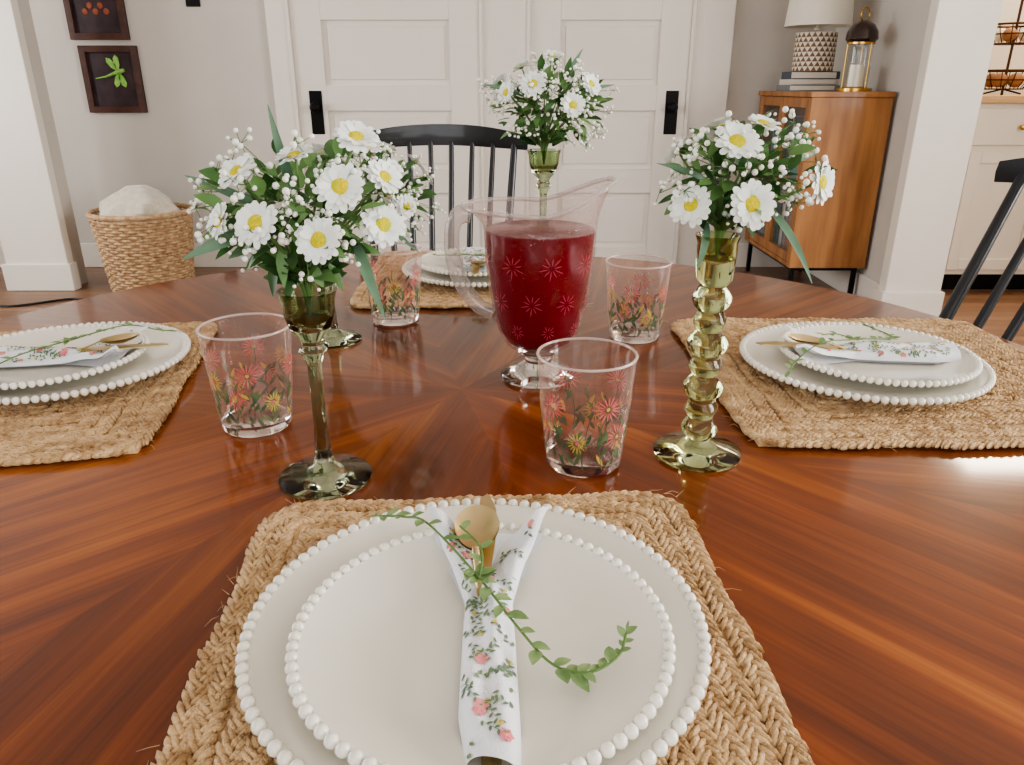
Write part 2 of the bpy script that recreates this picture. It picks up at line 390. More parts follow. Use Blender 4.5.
b.box(-0.13,0.13,-0.1,0.1,0,0.03,0); b.box(-0.12,0.12,-0.095,0.095,0.03,0.058,1); b.box(-0.115,0.125,-0.09,0.09,0.058,0.095,2)
for (z,t) in ((0,0.03),(0.03,0.028),(0.058,0.037)):
    b.box(-0.135,0.10,-0.104,-0.0955,z+0.004,z+t-0.004,1)
b.obj('book_stack',M_bk,loc=(1.57,4.28,1.04),rot=(0,0,0.05),bevel=0.002)
b=MB(); zt=1.136
nseg=22; nr=8; rb=0.103; Hh=0.185
for j in range(nr):
    for k in range(nseg):
        a0=2*pi*(k+0.5*(j%2))/nseg; a1=a0+2*pi/nseg; am=(a0+a1)/2; za=j*Hh/nr; zb=(j+1)*Hh/nr
        P=lambda a,z,r=rb:(r*math.cos(a),r*math.sin(a),z)
        b.add([P(a0,za),P(a1,za),P(am,zb)],[(0,1,2)],0); b.add([P(a1,za),P(a1+pi/nseg,zb),P(am,zb)],[(0,1,2)],1)
b.lathe([(0,0),(rb,0)],44,1); b.lathe([(rb,Hh),(0.06,Hh+0.006),(0.02,Hh+0.012),(0.01,Hh+0.03),(0.01,Hh+0.24),(0,Hh+0.24)],44,1)
b.lathe([(0.165,Hh+0.03),(0.145,Hh+0.27),(0.143,Hh+0.27),(0.163,Hh+0.03),(0.165,Hh+0.03)],48,2)
for k in range(3):
    a=2*pi*k/3; b.tube([(0,0,Hh+0.235),(0.146*math.cos(a),0.146*math.sin(a),Hh+0.255)],0.002,5,3)
b.obj('table_lamp',[M_tanp,M_crm,M_shade,M_brass],loc=(1.58,4.28,zt))
b=MB()
b.lathe([(0,0),(0.082,0),(0.082,0.014),(0.06,0.018),(0.058,0.022),(0,0.022)],40,0)
b.lathe([(0.058,0.0225),(0.058,0.22)],40,1)
b.lathe([(0,0.022),(0.038,0.022),(0.038,0.12),(0,0.125)],24,2)
b.lathe([(0.0,0.22),(0.062,0.221),(0.074,0.235),(0.070,0.268),(0.052,0.298),(0.024,0.315),(0,0.318)],36,3)
b.tube([(0.03*math.cos(2*pi*k/20),0,0.343+0.03*math.sin(2*pi*k/20)) for k in range(20)],0.004,8,0,closed=True)
b.lathe([(0.0,0.213),(0.064,0.213),(0.064,0.221),(0,0.221)],36,0)
for k in range(3):
    a=2*pi*k/3+0.5; b.tube([(0.062*math.cos(a),0.062*math.sin(a),0.015),(0.062*math.cos(a),0.062*math.sin(a),0.215)],0.003,8,0)
b.obj('candle_lantern',[M_brass,M_clear,M_wax,M_brn],loc=(1.690,3.98,1.04),rot=(0,0,0.5))

# kitchen
b=MB()
b.box(2.34,3.28,4.06,4.68,0.1,0.985); b.box(2.40,3.28,4.12,4.68,0,0.1,2)
for (a,c) in [(2.37,2.80),(2.83,3.26)]:
    b.box(a,c,4.045,4.06,0.78,0.96); b.box(a,c,4.048,4.06,0.13,0.75)
    for (p,q,r_,s_) in [(a,a+0.06,0.13,0.75),(c-0.06,c,0.13,0.75),(a+0.06,c-0.06,0.13,0.19),(a+0.06,c-0.06,0.69,0.75)]:
        b.box(p,q,4.038,4.048,r_,s_)
b.box(2.30,3.28,4.02,4.68,0.985,1.02,1)
for cx in (2.6,3.04): b.lathe([(0,0),(0.008,0),(0.008,0.012),(0.016,0.02),(0.012,0.028),(0,0.03)],16,3,Matrix.Translation((cx,4.045,0.87))@Matrix.Rotation(pi/2,4,'X'))
b.obj('kitchen_cabinet',[M_kcab,M_ctop,M_bmetal,M_brass],bevel=0.003)
b=MB()
def ring(r,z,rad=0.004): b.tube([(r*math.cos(2*pi*k/32),r*math.sin(2*pi*k/32),z) for k in range(32)],rad,6,closed=True)
for zz in (0.03,0.25):
    ring(0.14,zz+0.09,0.006); ring(0.09,zz); ring(0.12,zz+0.045)
    for k in range(14):
        a=2*pi*k/14; b.tube([(0.02*math.cos(a),0.02*math.sin(a),zz),(0.09*math.cos(a),0.09*math.sin(a),zz),(0.12*math.cos(a),0.12*math.sin(a),zz+0.045),(0.14*math.cos(a),0.14*math.sin(a),zz+0.09)],0.0028,5)
b.tube([(0,0,0.0),(0,0,0.5)],0.007,8); b.tube([(0.04*math.cos(2*pi*k/20),0,0.54+0.04*math.sin(2*pi*k/20)) for k in range(21)],0.004,6)
for k in range(3): a=2*pi*k/3; b.tube([(0,0,0.03),(0.1*math.cos(a),0.1*math.sin(a),0.006)],0.005,6)
for k in range(5):
    a=2*pi*k/5; b.ball((0.062*math.cos(a),0.062*math.sin(a),0.073),0.036,14,9,1); 
    if k<4: b.ball((0.06*math.cos(a),0.06*math.sin(a),0.292),0.034,14,9,1 if k%2 else 2)
b.obj('tiered_fruit_stand',[M_wire,mat('onion_skin',C(150,104,66),0.5),mat('garlic_skin',C(224,214,196),0.6)],loc=(2.62,4.3,1.02))

# ---------------------------------------------------------------- table
TC=(-0.055,0.765); TR=0.735
me=bpy.data.meshes.new('table_top'); vs=[];fs=[];uvs=[];tones=[]
NW=8; off=math.radians(240)
for w in range(NW):
    a0=off+2*pi*w/NW; a1=a0+2*pi/NW; am=(a0+a1)/2; tn=[0.92,1.12,1.0,0.78,0.72,0.78,0.98,1.1][w]
    rr=[0.0,0.2,0.4,0.6,TR-0.006]; na=12
    o=len(vs); vs.append((0,0,0))
    for r in rr[1:]:
        for k in range(na+1):
            a=a0+(a1-a0)*k/na; vs.append((r*math.cos(a),r*math.sin(a),0))
    def UV(i):
        p=vs[i]; c,s=math.cos(-am),math.sin(-am); x=p[0]*c-p[1]*s; y=p[0]*s+p[1]*c
        if w%2: y=-y
        g=math.radians(4); X=x*math.cos(g)-y*math.sin(g); Y=x*math.sin(g)+y*math.cos(g)
        return (X+ (w//2)*3.3,Y+(w//2)*1.7)
    for k in range(na): fs.append((o,o+1+k,o+2+k)); uvs.append([UV(i) for i in fs[-1]]); tones.append(tn)
    for j in range(len(rr)-2):
        q=o+1+j*(na+1)
        for k in range(na): fs.append((q+k,q+na+1+k,q+na+2+k,q+k+1)); uvs.append([UV(i) for i in fs[-1]]); tones.append(tn)
me.from_pydata(vs,[],fs); me.materials.append(M_table)
me.color_attributes.new('tone','FLOAT_COLOR','CORNER'); me.uv_layers.new(name='UVMap')
flat=[c for f in uvs for u in f for c in u]; me.uv_layers['UVMap'].data.foreach_set('uv',flat)
tf=[]
for f,t in zip(uvs,tones):
    for u in f: tf+=[t,t,t,1.0]
me.color_attributes['tone'].data.foreach_set('color',tf)
tab=empty('round_dining_table',(TC[0],TC[1],0))
inst(me,'table_top',(0,0,TZ),parent=tab)
b=MB(); b.lathe([(TR-0.006,TZ),(TR,TZ-0.004),(TR+0.002,TZ-0.014),(TR-0.004,TZ-0.026),(TR-0.03,TZ-0.034),(0,TZ-0.034)],160,0)
b.obj('table_edge',[M_tedge],parent=tab)
b=MB(); b.lathe([(0.36,TZ-0.034),(0.36,TZ-0.10),(0.34,TZ-0.10),(0.34,TZ-0.034)],64,0)
b.lathe([(0.12,TZ-0.035),(0.12,TZ-0.06),(0.07,TZ-0.09),(0.055,0.5),(0.08,0.35),(0.095,0.28),(0.06,0.2),(0.09,0.14),(0.1,0.10),(0,0.10)],40,0)
for k in range(4):
    a=pi/4+k*pi/2; c,s=math.cos(a),math.sin(a)
    b.tube([(0.06*c,0.06*s,0.18),(0.2*c,0.2*s,0.13),(0.35*c,0.35*s,0.05),(0.43*c,0.43*s,0.025)],[0.035,0.032,0.026,0.025],10,0)
b.obj('pedestal',[M_tedge],parent=tab)

# ---------------------------------------------------------------- windsor chairs
def chair(loc,rot,rec=0.15):
    b=MB(); zs=0.45
    n=40
    def prof(a):
        c,s=math.cos(a),math.sin(a); e=0.75
        return (0.225*abs(c)**e*(1 if c>=0 else -1),0.21*abs(s)**e*(1 if s>=0 else -1))
    vs=[];fs=[]
    levels=[(0.90,-0.035),(0.99,-0.02),(1.0,-0.006),(0.96,0.0),(0.75,-0.008),(0.4,-0.012)]
    for (k,z) in levels:
        for i in range(n): p=prof(2*pi*i/n); vs.append((p[0]*k,p[1]*k,zs+z))
    for j in range(len(levels)-1):
        for i in range(n): fs.append((j*n+i,j*n+(i+1)%n,(j+1)*n+(i+1)%n,(j+1)*n+i))
    fs.append(tuple(range(n-1,-1,-1))); fs.append(tuple(5*n+i for i in range(n)))
    b.add(vs,fs)
    L={}
    for sx in (-1,1):
        for sy in (-1,1):
            top=Vector((sx*0.14,sy*0.13,zs-0.03)); bot=Vector((sx*0.21,sy*0.21,0)); L[(sx,sy)]=(top,bot)
            b.tube([top.lerp(bot,t) for t in (0,0.15,0.45,0.75,1)],[0.013,0.017,0.021,0.017,0.011],12)
    for sx in (-1,1): b.tube([L[(sx,-1)][0].lerp(L[(sx,-1)][1],0.55),L[(sx,1)][0].lerp(L[(sx,1)][1],0.55)],[0.011,0.011],10)
    b.tube([(-0.178,0,zs-0.26),(0.178,0,zs-0.26)],0.010,10)
    ztop=0.945
    def top(x): return Vector((x,0.185+rec-1.1*x*x,ztop-0.35*x*x))
    ns=8
    for i in range(ns):
        f=-1+2*i/(ns-1); xb=f*0.155; xt=f*0.192
        pb=Vector((xb,0.185-1.2*xb*xb,zs-0.01)); pt=top(xt)
        e=i in (0,ns-1); r=1.35 if e else 1.0
        b.tube([pb,pb.lerp(pt,0.3)+Vector((0,-0.006,0)),pb.lerp(pt,0.7),pt],[0.0075*r,0.0085*r,0.0075*r,0.0065*r],10)
    m=21;vs=[];fs=[]
    for i in range(m):
        x=-0.225+0.45*i/(m-1); p=top(x); hh=0.026*(1-0.35*abs(x/0.225)**3); 
        for (dy,dz) in [(-0.010,-hh),(0.010,-hh),(0.012,0),(0.008,hh),(-0.008,hh),(-0.012,0)]: vs.append((p.x,p.y+dy,p.z+dz))
    for i in range(m-1):
        for k in range(6): fs.append((i*6+k,i*6+(k+1)%6,(i+1)*6+(k+1)%6,(i+1)*6+k))
    fs.append((5,4,3,2,1,0)); fs.append(tuple((m-1)*6+k for k in range(6)))
    b.add(vs,fs)
    return b.obj('windsor_chair',[M_black],loc=loc,rot=(0,0,rot),ang=50)
chair((-0.185,1.72,0),0.0)
chair((0.522,0.968,0),math.radians(-71),0.27)
chair((-0.98,0.95,0),math.radians(80),0.15)

# ---------------------------------------------------------------- placemats
def placemat(name,cx,cy,w,l,rot,seed):
    R=random.Random(seed); b=MB(); s=0.0150; a=w/2; c=l/2; n=int(min(a,c)/s)
    b.box(-a+0.009,a-0.009,-c+0.009,c-0.009,0.0005,0.0045)
    for i in range(n):
        ins=(i+0.5)*s; A=a-ins; B=c-ins; r=max(0.034-ins,0.006); r=min(r,A,B)
        per=4*(A-r)+4*(B-r)+2*pi*r; N=max(8,int(per/0.0078))
        for k in range(N):
            d=per*(k+0.5*(i%2))/N
            parts=[2*(A-r),pi*r/2,2*(B-r),pi*r/2]*2
            pz=[(-(A-r),-B,0),(A-r,-(B-r),-pi/2),(A,-(B-r),pi/2),(A-r,B-r,0),(A-r,B,pi),(-(A-r),B-r,pi/2),(-A,B-r,-pi/2),(-(A-r),-(B-r),pi)]
            j=0
            while j<7 and d>parts[j]: d-=parts[j]; j+=1
            x,y,t=pz[j]
            if j%2==0: px=x+math.cos(t)*d; py=y+math.sin(t)*d; th=t
            else:
                an=t+d/max(r,1e-4); px=x+r*math.cos(an); py=y+r*math.sin(an); th=an+pi/2
            wob=0.0016*math.sin(px*55+i*1.9+seed)+0.0014*math.sin(py*47+i)+R.uniform(-0.0008,0.0008)
            nx,ny=math.sin(th),-math.cos(th)
            for sd in (-1,1):
                ph=th+sd*math.radians(35)+R.uniform(-0.18,0.18)
                ofx=nx*(sd*0.0035+wob); ofy=ny*(sd*0.0035+wob); sh=0.0039*(1 if sd>0 else 0)
                Mx=Matrix.Rotation(ph,4,'Z')@Matrix.Rotation(R.uniform(-0.12,0.12),4,'Y')
                ctr=Vector((px+ofx+math.cos(th)*sh,py+ofy+math.sin(th)*sh,0.0050+R.uniform(-0.0006,0.0005)))
                for q in (-1,1):
                    b.ball(ctr+Vector((-math.sin(ph),math.cos(ph),0))*q*0.0016,1,6,4,0,Mx@Matrix.Rotation(q*R.uniform(0,0.10),4,'Z'),sx=0.0074+R.uniform(-0.0008,0.0010),sy=0.0024+R.uniform(-0.0003,0.0003),sz=0.0034+R.uniform(-0.0003,0.0004))
    for k in range(260):
        side=R.randrange(4); u=R.uniform(-1,1)
        p=Vector((u*a,(-c if side==0 else c),0.004)) if side<2 else Vector(((-a if side==2 else a),u*c,0.004))
        if R.random()<0.6: p=Vector((R.uniform(-a,a),R.uniform(-c,c),0.0078))
        an=R.uniform(0,2*pi); ln=R.uniform(0.005,0.012); d=Vector((math.cos(an),math.sin(an),0))*ln
        b.tube([p,p+d*0.5+Vector((0,0,R.uniform(0,0.0022))),p+d+Vector((0,0,R.uniform(-0.002,0.003)))],[0.0003,0.0002,0.0001],3)
    return b.obj(name,[M_jute],loc=(cx,cy,TZ),rot=(0,0,rot),ang=80)
placemat('jute_placemat',-0.016,0.303,0.322,0.44,math.radians(3.5),1)
placemat('jute_placemat',0.424,0.815,0.41,0.40,math.radians(0),2)
placemat('jute_placemat',-0.545,0.77,0.36,0.41,math.radians(11),3)
placemat('jute_placemat',-0.07,1.285,0.36,0.40,math.radians(1),4)

# ---------------------------------------------------------------- plates
def plate(r,nb,br):
    b=MB(); k=r/0.131
    b.lathe([(0,0.003),(0.058*k,0.003),(0.062*k,0.0),(0.068*k,0.0),(0.074*k,0.004),(0.100*k,0.007),(0.120*k,0.011),(0.131*k,0.0145),(0.1315*k,0.0165),(0.130*k,0.0172),(0.118*k,0.0142),(0.100*k,0.0105),(0.088*k,0.0085),(0.078*k,0.0068),(0,0.0062)],120,0)
    for i in range(nb):
        a=2*pi*i/nb; b.ball(((r+0.002)*math.cos(a),(r+0.002)*math.sin(a),0.0165),br,12,8,0)
    return b
big=plate(0.1260,94,0.0040).mesh('dinner_plate',[M_china]); small=plate(0.0995,80,0.0037).mesh('salad_plate',[M_china])

# ---------------------------------------------------------------- napkin, flatware, sprig
def sstep(a,b_,x):
    t=min(1,max(0,(x-a)/(b_-a))); return t*t*(3-2*t)
def lerpk(keys,x):
    if x<=keys[0][0]: return keys[0][1]
    for i in range(len(keys)-1):
        if x<=keys[i+1][0]:
            t=(x-keys[i][0])/(keys[i+1][0]-keys[i][0]); return keys[i][1]+(keys[i+1][1]-keys[i][1])*t
    return keys[-1][1]
CX=[(-0.108,0.013),(-0.075,0.0095),(0.01,0.007),(0.05,0.005),(0.085,0.0045)]
def make_napkin(WX,seed,NK):
    def nz_(s,y):
        zb=0.0255+0.010*sstep(0.05,0.08,y); o=sstep(0.005,0.055,y)
        sh=math.sqrt(max(0,1-abs(s)**2.4))
        fold=(0.0020*math.sin(s*6+y*25+1)+0.0012*math.sin(s*4-y*60))*sstep(-0.108,-0.06,y)
        return zb+(1-o)*(0.001+0.011*sh+fold*sh)+o*(0.002+0.020*abs(s)**1.4*(1-0.5*abs(s)**6)+0.0020*math.sin(y*110+s*6))
    def NP(s,y,dz=0.0):
        return Vector((lerpk(CX,y)+s*lerpk(WX,y),y,nz_(s,y)+dz))
    b=MB(); ns=28; nyv=60; vs=[];fs=[]
    for j in range(nyv+1):
        for i in range(ns+1):
            s=-1+2*i/ns; yt=0.028+0.056*abs(s)**0.6+0.004*math.sin(s*6); yb=-0.108-0.003*s
            y=yb+(yt-yb)*j/nyv; vs.append(NP(s,y))
    for j in range(nyv):
        for i in range(ns): k=j*(ns+1)+i; fs.append((k,k+1,k+ns+2,k+ns+1))
    b.add(vs,fs,0)
    vs=[];fs=[]
    for j in range(20):
        y=-0.106+0.18*j/19
        for i in range(9):
            s=-1+2*i/8; p=NP(s,y); vs.append((lerpk(CX,y)+s*lerpk(WX,y)*0.98,y,min(p.z-0.0008,0.0248+0.010*sstep(0.05,0.08,y)+0.0005*math.sin(s*8))))
    for j in range(19):
        for i in range(8): k=j*9+i; fs.append((k,k+9,k+10,k+1))
    b.add(vs,fs,0)
    R=random.Random(seed)
    def nap_poly(cx,cy,pts,m):
        out=[]
        for (x,y) in pts:
            X=cx+x;Y=cy+y; s=(X-lerpk(CX,Y))/lerpk(WX,Y)
            if abs(s)>0.98 or Y<-0.106 or Y>0.025+0.052*abs(s)**0.6: return
            out.append(NP(s,Y,0.0009))
        b.add(out,[tuple(range(len(out)))],m)
    def nleaf(cx,cy,an,l,w,m):
        c,s=math.cos(an),math.sin(an)
        P=[(0,0),(l*0.3,w),(l*0.7,w*0.8),(l,0),(l*0.7,-w*0.8),(l*0.3,-w)]
        nap_poly(cx,cy,[(x*c-y*s,x*s+y*c) for x,y in P],m)
    for k in range(NK):
        cy=R.uniform(-0.1,0.078); cx=lerpk(CX,cy)+R.uniform(-0.9,0.9)*lerpk(WX,cy); an=R.uniform(0,2*pi)
        for t in range(6):
            x=cx+math.cos(an)*t*0.0024; y=cy+math.sin(an)*t*0.0024
            nap_poly(x,y,[(0,-0.0002),(math.cos(an)*0.0025,math.sin(an)*0.0025-0.0002),(math.cos(an)*0.0025,math.sin(an)*0.0025+0.0002),(0,0.0002)],1)
            nleaf(x,y,an+(0.9 if t%2 else -0.9),0.0036,0.0008,1)
        if k%3==0:
            x=cx+math.cos(an)*0.014;y=cy+math.sin(an)*0.014
            for q in range(6): nleaf(x,y,q*pi/3,0.0040,0.0016,2)
            nleaf(x-0.0006,y,0,0.0014,0.0008,3)
        elif k%3==1: 
            x=cx+math.cos(an)*0.013;y=cy+math.sin(an)*0.013
            for q in range(4): nleaf(x,y,q*pi/2,0.0020,0.0008,3)
    return b.mesh('cloth_napkin',[M_linen,M_gleaf,M_gpink,M_gyel],ang=75)
me_nap=make_napkin([(-0.108,0.0125),(-0.075,0.0150),(-0.02,0.0145),(0.01,0.014),(0.04,0.023),(0.085,0.042)],21,46)
me_nap2=make_napkin([(-0.108,0.023),(-0.075,0.0245),(-0.02,0.021),(0.01,0.017),(0.04,0.026),(0.085,0.044)],8,64)
b=MB(); vs=[];fs=[];nu=24;nv=6
for j in range(nv+1):
    q=j/nv
    for k in range(nu):
        a=2*pi*k/nu; ww=0.0142*(1+0.12*math.sin(a)); vs.append((q*ww*math.cos(a),q*0.0220*math.sin(a),0.0055*q*q-0.004))
for j in range(nv):
    for k in range(nu): fs.append((j*nu+k,j*nu+(k+1)%nu,(j+1)*nu+(k+1)%nu,(j+1)*nu+k))
vs2=[(v[0]*1.02,v[1]*1.02,v[2]-0.0012) for v in vs]
Mt=Matrix.Translation((-0.002,0.062,0.046))@Matrix.Rotation(0.12,4,'X')
b.add(vs,fs,0,Mt); b.add(vs2,[f[::-1] for f in fs],0,Mt)
b.tube(bez([(-0.002,0.042,0.0445),(0.000,0.028,0.0385),(0.004,0.0,0.031),(0.008,-0.06,0.029),(0.012,-0.125,0.031)],4),[0.0022]*5+[0.0026]*8+[0.0038]*4,10,0,flat=0.45)
me_spoon=b.mesh('spoon',[M_gold],ang=60)
b=MB()
def flatpoly(pts,z0,z1,th):
    n=len(pts); vs=[]
    for (x,y) in pts: zz=z0+(z1-z0)*sstep(-0.02,0.1,y); vs.append((x,y,zz))
    for (x,y) in pts: zz=z0+(z1-z0)*sstep(-0.02,0.1,y); vs.append((x,y,zz-th))
    fs=[tuple(range(n)),tuple(range(2*n-1,n-1,-1))]+[(i,n+i,n+(i+1)%n,(i+1)%n) for i in range(n)]
    b.add(vs,fs,0)
flatpoly([(-0.003,0.02),(0.007,0.02),(0.010,0.06),(0.010,0.095),(0.007,0.108),(0.003,0.117),(-0.002,0.110),(-0.003,0.06)],0.034,0.0395,0.0012)
b.tube([(0.001,0.025,0.0345),(0.004,-0.02,0.030),(0.010,-0.07,0.0285),(0.0135,-0.12,0.0285)],[0.003,0.003,0.0038,0.0045],8,0,flat=0.5)
me_knife=b.mesh('table_knife',[M_gold],ang=30)
def leaf(b,base,d,L,W,m,up=Vector((0,0,1)),droop=0.0,fold=0.25,curl=0.0,n=5):
    d=Vector(d).normalized(); side=d.cross(up)
    if side.length<1e-3: side=d.orthogonal()
    side.normalize(); nrm=side.cross(d).normalized()
    vs=[];fs=[]; base=Vector(base)
    for i in range(n+1):
        t=i/n; w=W*math.sin(pi*min(1,t*0.92+0.06))**0.8*(1-0.35*t); 
        p=base+d*L*t+nrm*(curl*L*math.sin(pi*t))+Vector((0,0,-droop*L*t*t))
        vs+= [p-side*w+nrm*w*fold,p,p+side*w+nrm*w*fold]
    for i in range(n): a=i*3; fs+=[(a,a+1,a+4,a+3),(a+1,a+2,a+5,a+4)]
    b.add(vs,fs,m)
def sprigmesh(seed):
    R=random.Random(seed); b=MB()
    path=bez([(-0.071,0.099,0.032),(-0.052,0.085,0.040),(-0.0324,0.057,0.052),(0.0019,0.0085,0.046),(0.0249,-0.0285,0.040),(0.0421,-0.048,0.034),(0.0602,-0.0530,0.034),(0.076,-0.043,0.036),(0.0815,-0.0295,0.040)],6)
    b.tube(path,[0.0008]*len(path),6,1)
    for i in range(1,len(path)-1):
        u=i/len(path)
        if R.random()<(0.75 if u<0.5 else 0.55):
            t=(path[i+1]-path[i-1]).normalized(); sd=t.cross(Vector((0,0,1))).normalized()*(1 if i%2 else -1)
            big_=R.uniform(0.75,1.25)
            if u>0.85: big_*=0.6
            leaf(b,path[i],t*0.7+sd*R.uniform(0.4,1)+Vector((0,0,R.uniform(-0.1,0.4))),0.0110*big_,0.0040*big_,0,droop=0.1)
    leaf(b,path[0],path[0]-path[1],0.010,0.0030,0)
    leaf(b,path[-1],path[-1]-path[-2],0.007,0.0010,0)
    pb=bez([(0.0019,0.0085,0.046),(0.002,0.03,0.052),(-0.012,0.05,0.055)],5); b.tube(pb,0.0007,5,1)
    for i in range(1,len(pb),2):
        t=(pb[i]-pb[i-1]).normalized(); sd=t.cross(Vector((0,0,1))).normalized()*(1 if i%4==1 else -1)
        leaf(b,pb[i],t*0.6+sd,0.010,0.0034,0)
    for an in (0.4,1.6,2.9,4.2,5.2): leaf(b,Vector((0.002,0.010,0.045)),Vector((math.cos(an),math.sin(an),0.3)),0.011,0.0036,0)
    return b.mesh('greenery_sprig',[M_sprig,M_stem])
me_sprig=sprigmesh(4)
def setting(cx,cy,rot,nap):
    M=Matrix.Rotation(rot,3,'Z'); c=Vector((cx,cy,0))
    inst(big,'dinner_plate',(cx,cy,TZ+0.0088))
    p=c+M@Vector((0.004,-0.017,0)); inst(small,'salad_plate',(p.x,p.y,TZ+0.0156))
    for me,nm in ((nap,'cloth_napkin'),(me_spoon,'spoon'),(me_knife,'table_knife'),(me_sprig,'greenery_sprig')):
        inst(me,nm,(cx,cy,TZ),(0,0,rot))
setting(-0.0206,0.353,0,me_nap); setting(0.394,0.800,math.radians(86),me_nap2); setting(-0.505,0.80,math.radians(-86),me_nap2); setting(-0.055,1.262,math.radians(180),me_nap2)

# ---------------------------------------------------------------- tumblers
def tumbler(seed):
    R=random.Random(seed); b=MB()
    b.lathe([(0,0.0),(0.030,0.0),(0.0322,0.003),(0.0330,0.009),(0.030,0.0105),(0,0.010)],64,4)
    b.lathe([(0.0326,0.003),(0.0345,0.02),(0.0388,0.063),(0.0418,0.1015)],64,0)
    b.tube([(0.0415*math.cos(2*pi*k/64),0.0415*math.sin(2*pi*k/64),0.1015) for k in range(64)],0.0012,8,5,closed=True)
    def rad(z): return lerpk([(0,0.0325),(0.02,0.0345),(0.063,0.0388),(0.101,0.0418)],z)+0.0004
    def poly(cx,cz,pts,m):
        out=[]
        for (x,y) in pts:
            z=cz+y; r=rad(z); a=(cx+x)/0.037; out.append((r*math.cos(a),r*math.sin(a),z))
        b.add(out,[tuple(range(len(out)))],m)
    def pl(cx,cz,an,r0,l,w,m):
        c,s=math.cos(an),math.sin(an); P=[(r0,0),(r0+l*0.35,w),(r0+l*0.7,w*0.9),(r0+l,0),(r0+l*0.7,-w*0.9),(r0+l*0.35,-w)]
        poly(cx,cz,[(x*c-y*s,x*s+y*c) for x,y in P],m)
    per=2*pi*0.037; n=12
    for k in range(n):
        x=per*k/n+R.uniform(-0.002,0.002); z=0.053+0.013*(1 if k%2 else -1)+R.uniform(-0.003,0.003); m=1 if k%3!=2 else 2
        if m==2: z-=0.006
        steps=6
        sx=lambda q:0.004*math.sin((q-0.008)*70+k)
        for t in range(steps):
            za=0.008+(z-0.008)*t/steps; zb=0.008+(z-0.008)*(t+1)/steps
            poly(x,0,[(sx(za)-0.0005,za),(sx(za)+0.0005,za),(sx(zb)+0.0005,zb),(sx(zb)-0.0005,zb)],3)
        ox=sx(z)
        nn=16
        for q in range(nn): pl(x+ox,z,2*pi*q/nn+R.uniform(-.05,.05),0.0022,(0.0115 if m==1 else 0.0085)*R.uniform(0.8,1.1),0.0006,m)
        for q in range(7): pl(x+ox,z,2*pi*q/7+0.3,0.0,0.0020,0.0006,2 if m==1 else 1)
        for q in range(9):
            pl(x+R.uniform(-0.007,0.007),0.010+R.uniform(0,0.036),pi/2+R.choice((-1,1))*R.uniform(0.3,0.9),0,R.uniform(0.009,0.016),0.0017,3 if q<8 else 2)
    return b.mesh('floral_tumbler',[M_tthin,M_red,M_yell,M_dgr,M_tumb,M_trim_g])
tm=tumbler(2)
for (x,y,r) in [(0.063,0.594,0.3),(-0.2504,0.6727,1.4),(-0.166,1.031,2.2),(0.1627,0.9526,4.0)]:
    inst(tm,'floral_tumbler',(x,y,TZ+0.0004),(0,0,r))

# ---------------------------------------------------------------- pitcher
pit=empty('glass_pitcher',(0.030,0.8075,TZ+0.0004))
pprof=[(0.024,0.031),(0.037,0.042),(0.045,0.056),(0.051,0.08),(0.056,0.11),(0.0595,0.14),(0.0605,0.168)]
n=72
b=MB(); vs=[];rings=[]
def ringv(fn):
    r=[]
    for k in range(n): a=2*pi*k/n; r.append(len(vs)); vs.append(fn(a))
    rings.append(r)
def rim(a,t):
    cs=math.cos(a); up=max(0,cs); zr=0.190+0.030*up**1.6+0.003*max(0,-cs)
    z=0.168+(zr-0.168)*t
    base=0.0605+0.010*t*t; ex=0.006*t**1.5*up**5+0.012*t*t*max(0,-cs)**3
    base-=0.005*t*abs(math.sin(a))**4
    r=base+ex
    return (r*math.cos(a),r*math.sin(a),z)
for (r,z) in pprof: ringv(lambda a,r=r,z=z:(r*math.cos(a),r*math.sin(a),z))
for t in (0.2,0.4,0.6,0.8,1.0): ringv(lambda a,t=t:rim(a,t))
fs=[];ms=[]
for i in range(len(rings)-1):
    for k in range(n): fs.append((rings[i][k],rings[i][(k+1)%n],rings[i+1][(k+1)%n],rings[i+1][k])); ms.append(0 if i<6 else 3)
b.add(vs,fs,ms)
b.lathe([(0,0),(0.041,0.0),(0.043,0.003),(0.038,0.008),(0.024,0.013),(0.015,0.019),(0.015,0.025),(0.0235,0.031),(0.020,0.0345),(0,0.035)],56,1)
b.tube([rim(2*pi*k/n,1.0) for k in range(n)],0.0024,8,2,closed=True)
b.obj('pitcher_body',[M_pthin,M_tumb,M_phand,M_pupper],parent=pit)
b=MB(); b.tube(bez([(-0.074,0,0.184),(-0.084,0,0.184),(-0.093,0,0.172),(-0.095,0,0.148),(-0.090,0,0.12),(-0.079,0,0.098),(-0.066,0,0.083),(-0.0515,0,0.076)],5),[0.0098]*8+[0.0085]*28,14,0)
b.obj('pitcher_handle',[M_phand],parent=pit)
b=MB(); b.lathe([(0,0.0358),(0.022,0.036),(0.0355,0.0445),(0.0428,0.057),(0.0488,0.081),(0.0537,0.11),(0.0572,0.14),(0.0585,0.164),(0.0585,0.1685),(0.0570,0.169),(0,0.1685)],64,0)
b.obj('red_juice',[M_juice],parent=pit)
b=MB()
def prad(z): return lerpk([(z_,r_) for r_,z_ in pprof],z)+0.0006
def petal_on(ca,cz,an,r0,l,w):
    c,s=math.cos(an),math.sin(an); out=[]
    for (x,y) in [(r0,0),(r0+l*0.4,w),(r0+l*0.8,w*0.8),(r0+l,0),(r0+l*0.8,-w*0.8),(r0+l*0.4,-w)]:
        X=x*c-y*s; Z=cz+x*s+y*c; r=prad(Z); a=ca+X/0.057; out.append((r*math.cos(a),r*math.sin(a),Z))
    b.add(out,[tuple(range(6))],0)
